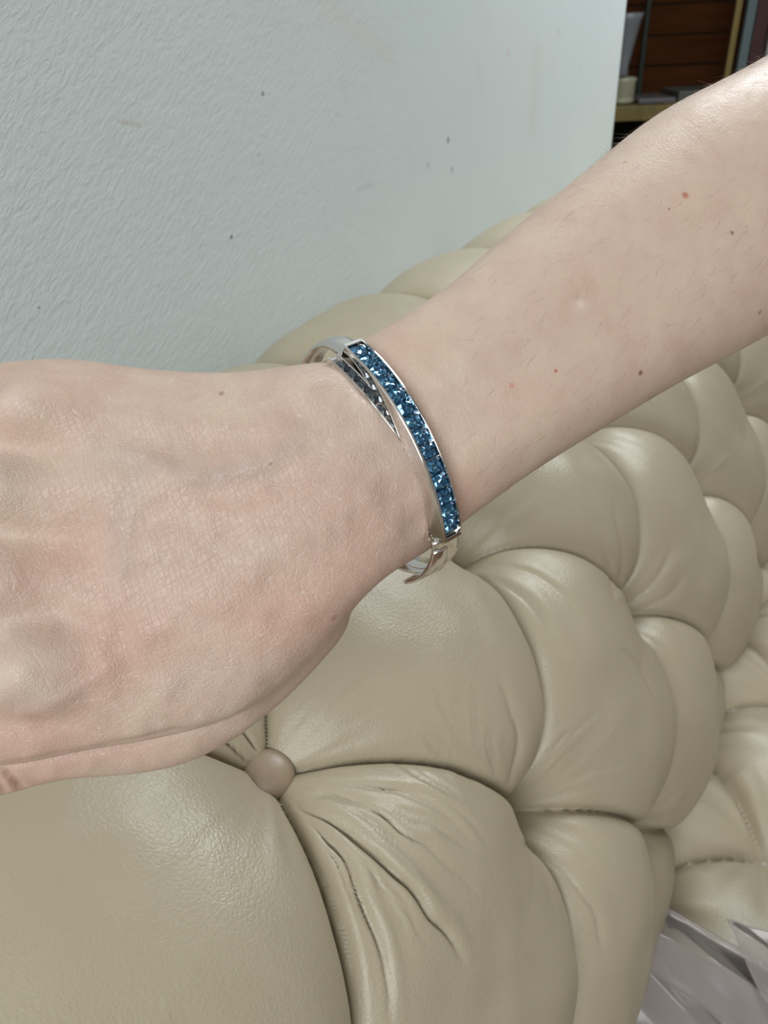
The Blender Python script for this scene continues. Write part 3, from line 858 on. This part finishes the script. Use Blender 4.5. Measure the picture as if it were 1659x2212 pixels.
# oval behind the wrist: closed path from one end of the plate round to the other
ctrl = [(-hw+.0006, -.0016), (-hw-.0044, -.007), (-hw-.0062, -.015), (-hw-.0040, -.027), (-hw*.72, -.036), (-hw*.3, -.0415), (hw*.3, -.0415), (hw*.72, -.036), (hw+.0020, -.027), (hw+.0060, -.015), (hw+.0045, -.007), (hw-.0006, -.0016)]
pth = catmull(ctrl, 160)
def shank_path(off0, off1):
    def f(t, r, n):
        i = t*(len(pth)-1); k = int(min(i, len(pth)-2)); fr2 = i-k
        p = pth[k]*(1-fr2)+pth[k+1]*fr2; d = pth[min(k+1, len(pth)-1)]-pth[max(k-1, 0)]; d = d/np.linalg.norm(d)
        nr = np.array([d[1], -d[0]]);
        if nr @ (p-np.array([0, -.018])) < 0: nr = -nr
        q = p+nr*r
        return Cc+e1*q[0]+e2*q[1]+ax*(n+off0+(off1-off0)*t)
    return f
def shank_sec(w0, w1):
    def f(t):
        w = w0+(w1-w0)*math.sin(math.pi*t)
        return [(-w, -.0009), (-w, .0), (-w*.55, .0006), (0, .0008), (w*.55, .0006), (w, 0), (w, -.0009)]
    return f
sweep_mesh('shank', np.linspace(0, 1, 120), lambda t: shank_sec(.0034+.0012*max(0, t-.7)/.3, .0040)(t), shank_path(-.0004, -.0008), M_metal, bangle, True)
# second strand: leaves the far end beside the first, dives under it half way and comes out again by the near end
def strand(t, r, n):
    # t 0..1 from far end (e1 negative) to near end; slides across and drops in towards the wrist
    a = phi*(-1.02+2.04*t); n0 = -.0060+.0050*min(1, t*1.5)**1.5; drop = -.0020-.0016*min(1, t*1.5)
    if t > .66: n0 = -.0010-.0028*((t-.66)/.34)
    R2 = R_+drop+r
    return Cc+e1*(R2*math.sin(a))+e2*(R2*math.cos(a)-(R_-SAG))+ax*(n0+n)
sec2 = lambda t: [(-.0017, -.0012), (-.0017, .0002), (-.00125, .0002), (-.00125, -.0005), (.0012, -.0005), (.0012, .0002), (.0017, .0002), (.0017, -.0012)]
sweep_mesh('lower_strand', np.linspace(0, 1, 60), sec2, strand, M_metal, bangle, False, .0001)
g2 = gem_mesh('gemstone', .00200, .00118, M_gem2, 9, 4)
for i in range(9):
    t = .07+i*.068
    o = g2 if i == 0 else g2.copy()
    if i: COL.objects.link(o)
    c0 = strand(t, .0, 0); z_ = strand(t, .001, 0)-c0; z_ /= np.linalg.norm(z_); x_ = strand(t+.01, 0, 0)-c0; x_ -= z_*(x_@z_); x_ /= np.linalg.norm(x_); y_ = np.cross(z_, x_)
    o.parent = bangle; o.matrix_parent_inverse = Matrix.Translation(bangle.location).inverted()
    o.matrix_basis = Matrix([[x_[0], y_[0], z_[0], c0[0]], [x_[1], y_[1], z_[1], c0[1]], [x_[2], y_[2], z_[2], c0[2]], [0, 0, 0, 1]]) @ Matrix.Rotation(rng.normal(0, .08), 4, 'Y')
# hinge tongue on the underside, near the lower end
sweep_mesh('clasp_tongue', np.linspace(.80, .97, 24), lambda t: [(-.0040-.006*(.97-t)*4, -.0005), (-.0040-.006*(.97-t)*4, .0006), (.0, .0012), (.0008, -.0004)], shank_path(-.0015, -.0015), M_metal, bangle, True)

# ------------------------------------------------------------------ clear plastic bag on the seat
M_film = bpy.data.materials.new('clear_film'); M_film.use_nodes = True
nt = M_film.node_tree; nt.nodes.clear()
out = nt.nodes.new('ShaderNodeOutputMaterial'); tr = nt.nodes.new('ShaderNodeBsdfTransparent'); gl_ = nt.nodes.new('ShaderNodeBsdfGlossy'); df = nt.nodes.new('ShaderNodeBsdfDiffuse')
gl_.inputs['Roughness'].default_value = .07; df.inputs['Color'].default_value = (.46, .41, .38, 1); tr.inputs['Color'].default_value = (.93, .92, .95, 1)
lw = nt.nodes.new('ShaderNodeFresnel'); lw.inputs['IOR'].default_value = 1.22
m1 = nt.nodes.new('ShaderNodeMixShader'); m1.inputs[0].default_value = .34; m2 = nt.nodes.new('ShaderNodeMixShader')
nt.links.new(tr.outputs[0], m1.inputs[1]); nt.links.new(df.outputs[0], m1.inputs[2]); nt.links.new(lw.outputs[0], m2.inputs[0])
nt.links.new(m1.outputs[0], m2.inputs[1]); nt.links.new(gl_.outputs[0], m2.inputs[2]); nt.links.new(m2.outputs[0], out.inputs[0])
bag = empty('plastic_bag', (.16, .33, SEATZ+.04), 'crumpled clear plastic bag lying on the sofa seat below the backrest', 'bag')
def seatpt(x, y, z):
    d = P(x, y, 1.0)-CAM; return CAM+d*(z-CAM[2])/d[2]
def film(name, corners, creases, seed, nu=120, nvv=90):
    """one layer of film: corner points plus straight creases (point, point, height, half width)"""
    c = [np.array(q, float) for q in corners]
    a = np.linspace(0, 1, nu)[:, None, None]; b = np.linspace(0, 1, nvv)[None, :, None]
    Q = (c[0]*(1-a)+c[1]*a)*(1-b)+(c[3]*(1-a)+c[2]*a)*b
    x, y = Q[..., 0], Q[..., 1]; h = np.zeros(x.shape)
    for p0, p1, hh, w in creases:
        d = np.array(p1[:2])-np.array(p0[:2]); L = np.linalg.norm(d); d /= L
        s_ = (x-p0[0])*(-d[1])+(y-p0[1])*d[0]; t_ = (x-p0[0])*d[0]+(y-p0[1])*d[1]
        f = np.clip(1-np.abs(s_)/w, 0, 1)*np.clip((t_+.02)/.03, 0, 1)*np.clip((L+.02-t_)/.03, 0, 1)
        h += hh*f**.8
    h += .0022*vnoise(x*16, y*16, seed)+.0004*vnoise(x*70, y*70, seed+1)
    Q = Q.copy(); Q[..., 2] += h
    o = mesh_np(name, Q.reshape(-1, 3), grid_faces(nu, nvv), M_film, None, True)
    sm = o.modifiers.new('film', 'SOLIDIFY'); sm.thickness = .0002
    adopt(o, bag); return o
zA, zB, zC = SEATZ+.050, SEATZ+.042, SEATZ+.066
film('front_sheet', [seatpt(1345, 1905, zA), seatpt(1760, 2140, zA), seatpt(1760, 2560, zA), seatpt(1290, 2560, zA)],
     [(seatpt(1340, 1990, zA), seatpt(1720, 2210, zA), .011, .022), (seatpt(1360, 2070, zA), seatpt(1600, 2330, zA), .007, .016), (seatpt(1500, 2060, zA), seatpt(1700, 2280, zA), .004, .012)], 4)
film('back_sheet', [seatpt(1330, 1960, zB), seatpt(1800, 2230, zB), seatpt(1760, 2600, zB), seatpt(1290, 2600, zB)], [], 8, 60, 50)
film('loose_flap', [seatpt(1568, 1988, zC), seatpt(1800, 2045, zC), seatpt(1800, 2330, zC), seatpt(1645, 2150, zC)],
     [(seatpt(1612, 2030, zC), seatpt(1760, 2150, zC), .008, .008), (seatpt(1625, 2070, zC), seatpt(1740, 2190, zC), .005, .006)], 12, 80, 60)

# ------------------------------------------------------------------ cabinet and things in the next room, its dimness put into their colours
M_brown = mat('brown_board', (.07, .028, .012), .8, Specular_IOR_Level=.1)
n_ = N(M_brown); n_.l(n_.ramp(n_.noise(n_.coord((1, 1, 8)), 5, 5), [(.3, (.055, .017, .005)), (.7, (.09, .030, .009))]), n_.b.inputs['Base Color'])
M_olive = mat('shelf_edge_wood', (.17, .13, .035), .5)
n_ = N(M_olive); n_.l(n_.ramp(n_.noise(n_.coord((8, 1, 1)), 6, 4), [(.3, (.15, .115, .03)), (.7, (.20, .155, .05))]), n_.b.inputs['Base Color'])
M_black = mat('void_shade', (.006, .005, .005), .8)
M_steel = mat('blue_grey_paint', (.12, .16, .17), .4)
M_silver = mat('silver_trim', (.5, .52, .52), .3, .8)
M_brass = mat('old_brass', (.26, .20, .07), .4, .5)
M_dkgreen = mat('dark_green_paint', (.012, .02, .012), .4)
M_greyp = mat('grey_panel_paint', (.10, .10, .09), .5)
M_maroon = mat('maroon_board', (.06, .022, .02), .5)
ZC = 2.35
O = P(1338, 222, ZC)
rgt = RM @ np.array([1, 0, 0.]); rgt[2] = 0; rgt /= np.linalg.norm(rgt)
c8, s8 = math.cos(math.radians(-2)), math.sin(math.radians(-2))
rgt = np.array([rgt[0]*c8-rgt[1]*s8, rgt[0]*s8+rgt[1]*c8, 0])
dep = np.array([-rgt[1], rgt[0], 0]);
if dep @ (O-CAM) < 0: dep = -dep
MC = Matrix([[rgt[0], dep[0], 0, O[0]], [rgt[1], dep[1], 0, O[1]], [0, 0, 1, O[2]], [0, 0, 0, 1]])
k_ = ZC/FPX*1.05
cab = empty('display_cabinet', (O[0], O[1], 0), 'tall dark brown display cabinet in the dim room beyond the wall', 'cabinet')
def part(name, lo, hi, m, parent=cab, bev=.002):
    o = bm_obj(name, box_bm(lo, hi, bev, MC), m)
    if parent is not None: adopt(o, parent)
    return o
zf = -O[2]
part('shelf', (-.35, 0, -.052), (1.2, .38, -.012), M_olive)
for k in range(9):      # back boards with open joints
    z0 = .10+k*.088-.11
    part('board', (-.35, .372+.004*(k % 2), z0), (1.2, .388, z0+.083), M_brown)
part('void_backing', (-.35, .30, zf), (1.2, .36, -.055), M_black)  # black sheet standing in for the shade below the shelf
part('side_panel', (-.37, 0, zf), (-.35, .39, .8), M_brown)
part('side_panel', (1.2, 0, zf), (1.22, .39, .8), M_brown)
part('bottom_panel', (-.35, 0, zf), (1.2, .30, zf+.04), M_black)
part('top_panel', (-.37, 0, .8), (1.22, .39, .83), M_brown)
def post(name, x0, wpx, m, y, w2=.02):
    X0 = (x0-1338)*k_
    return part(name, (X0, y, -.012), (X0+wpx*k_, y+w2, .79), m)
post('upright', 1404, 10, M_dkgreen, .20)
post('brass_rail', 1545, 11, M_brass, .01)
post('upright', 1570, 17, M_steel, .02)
post('maroon_board', 1592, 26, M_maroon, .03)
post('silver_trim', 1617, 6, M_silver, .0)
post('grey_panel', 1625, 70, M_greyp, .05)
# things on the shelf
def lathe(name, prof_, m, loc, label, cat, seg=36, tilt=0):
    bm = bmesh.new(); rings = [[bm.verts.new((r*math.cos(2*math.pi*k/seg), r*math.sin(2*math.pi*k/seg), z)) for k in range(seg)] for r, z in prof_]
    for A, B in zip(rings, rings[1:]):
        for k in range(seg): bm.faces.new((A[k], A[(k+1) % seg], B[(k+1) % seg], B[k]))
    bm.faces.new(list(reversed(rings[0]))); bm.faces.new(rings[-1])
    bmesh.ops.recalc_face_normals(bm, faces=bm.faces)
    o = bm_obj(name, bm, m, None, True); w_ = MC @ Vector(loc); o.location = w_; o['label'] = label; o['category'] = cat
    return o
M_porc = mat('grey_porcelain', (.22, .23, .25), .35)
M_glassy = mat('cream_glass', (.42, .42, .30), .15)
jr = lathe('glass_jar', [(.025, 0), (.036, .004), (.038, .012), (.034, .018), (.037, .022), (.037, .060), (.039, .064), (.039, .072), (.034, .074), (.033, .030), (.001, .028)], M_glassy,
           (.030, .10, -.012), 'small pale ribbed glass jar on the cabinet shelf, right beside the wall edge', 'jar')
vs2 = lathe('vase', [(.014, 0), (.018, .006), (.016, .03), (.026, .08), (.040, .15), (.046, .168), (.0435, .168), (.036, .14), (.012, .03), (.001, .028)], M_porc,
            (.022, .10, .0625), 'pale grey flared vase standing on the glass jar in the cabinet', 'vase')
M_mag = mat('magazine_paper', (.12, .115, .12), .4)
for i, (x0, x1, z0, z1, y0, lab) in enumerate(((.07, .185, -.0115, .004, .05, 'flat grey booklet lying on the cabinet shelf, nearest the glass jar'), (.20, .33, -.0115, .018, .08, 'dark folded cloth bundle on the cabinet shelf behind the arm'))):
    o = bm_obj(('booklet', 'cloth_bundle')[i], box_bm((x0, y0, z0), (x1, y0+.2, z1), .004, MC), (M_mag, M_greyp)[i]); o['label'] = lab; o['category'] = ('book', 'cloth')[i]
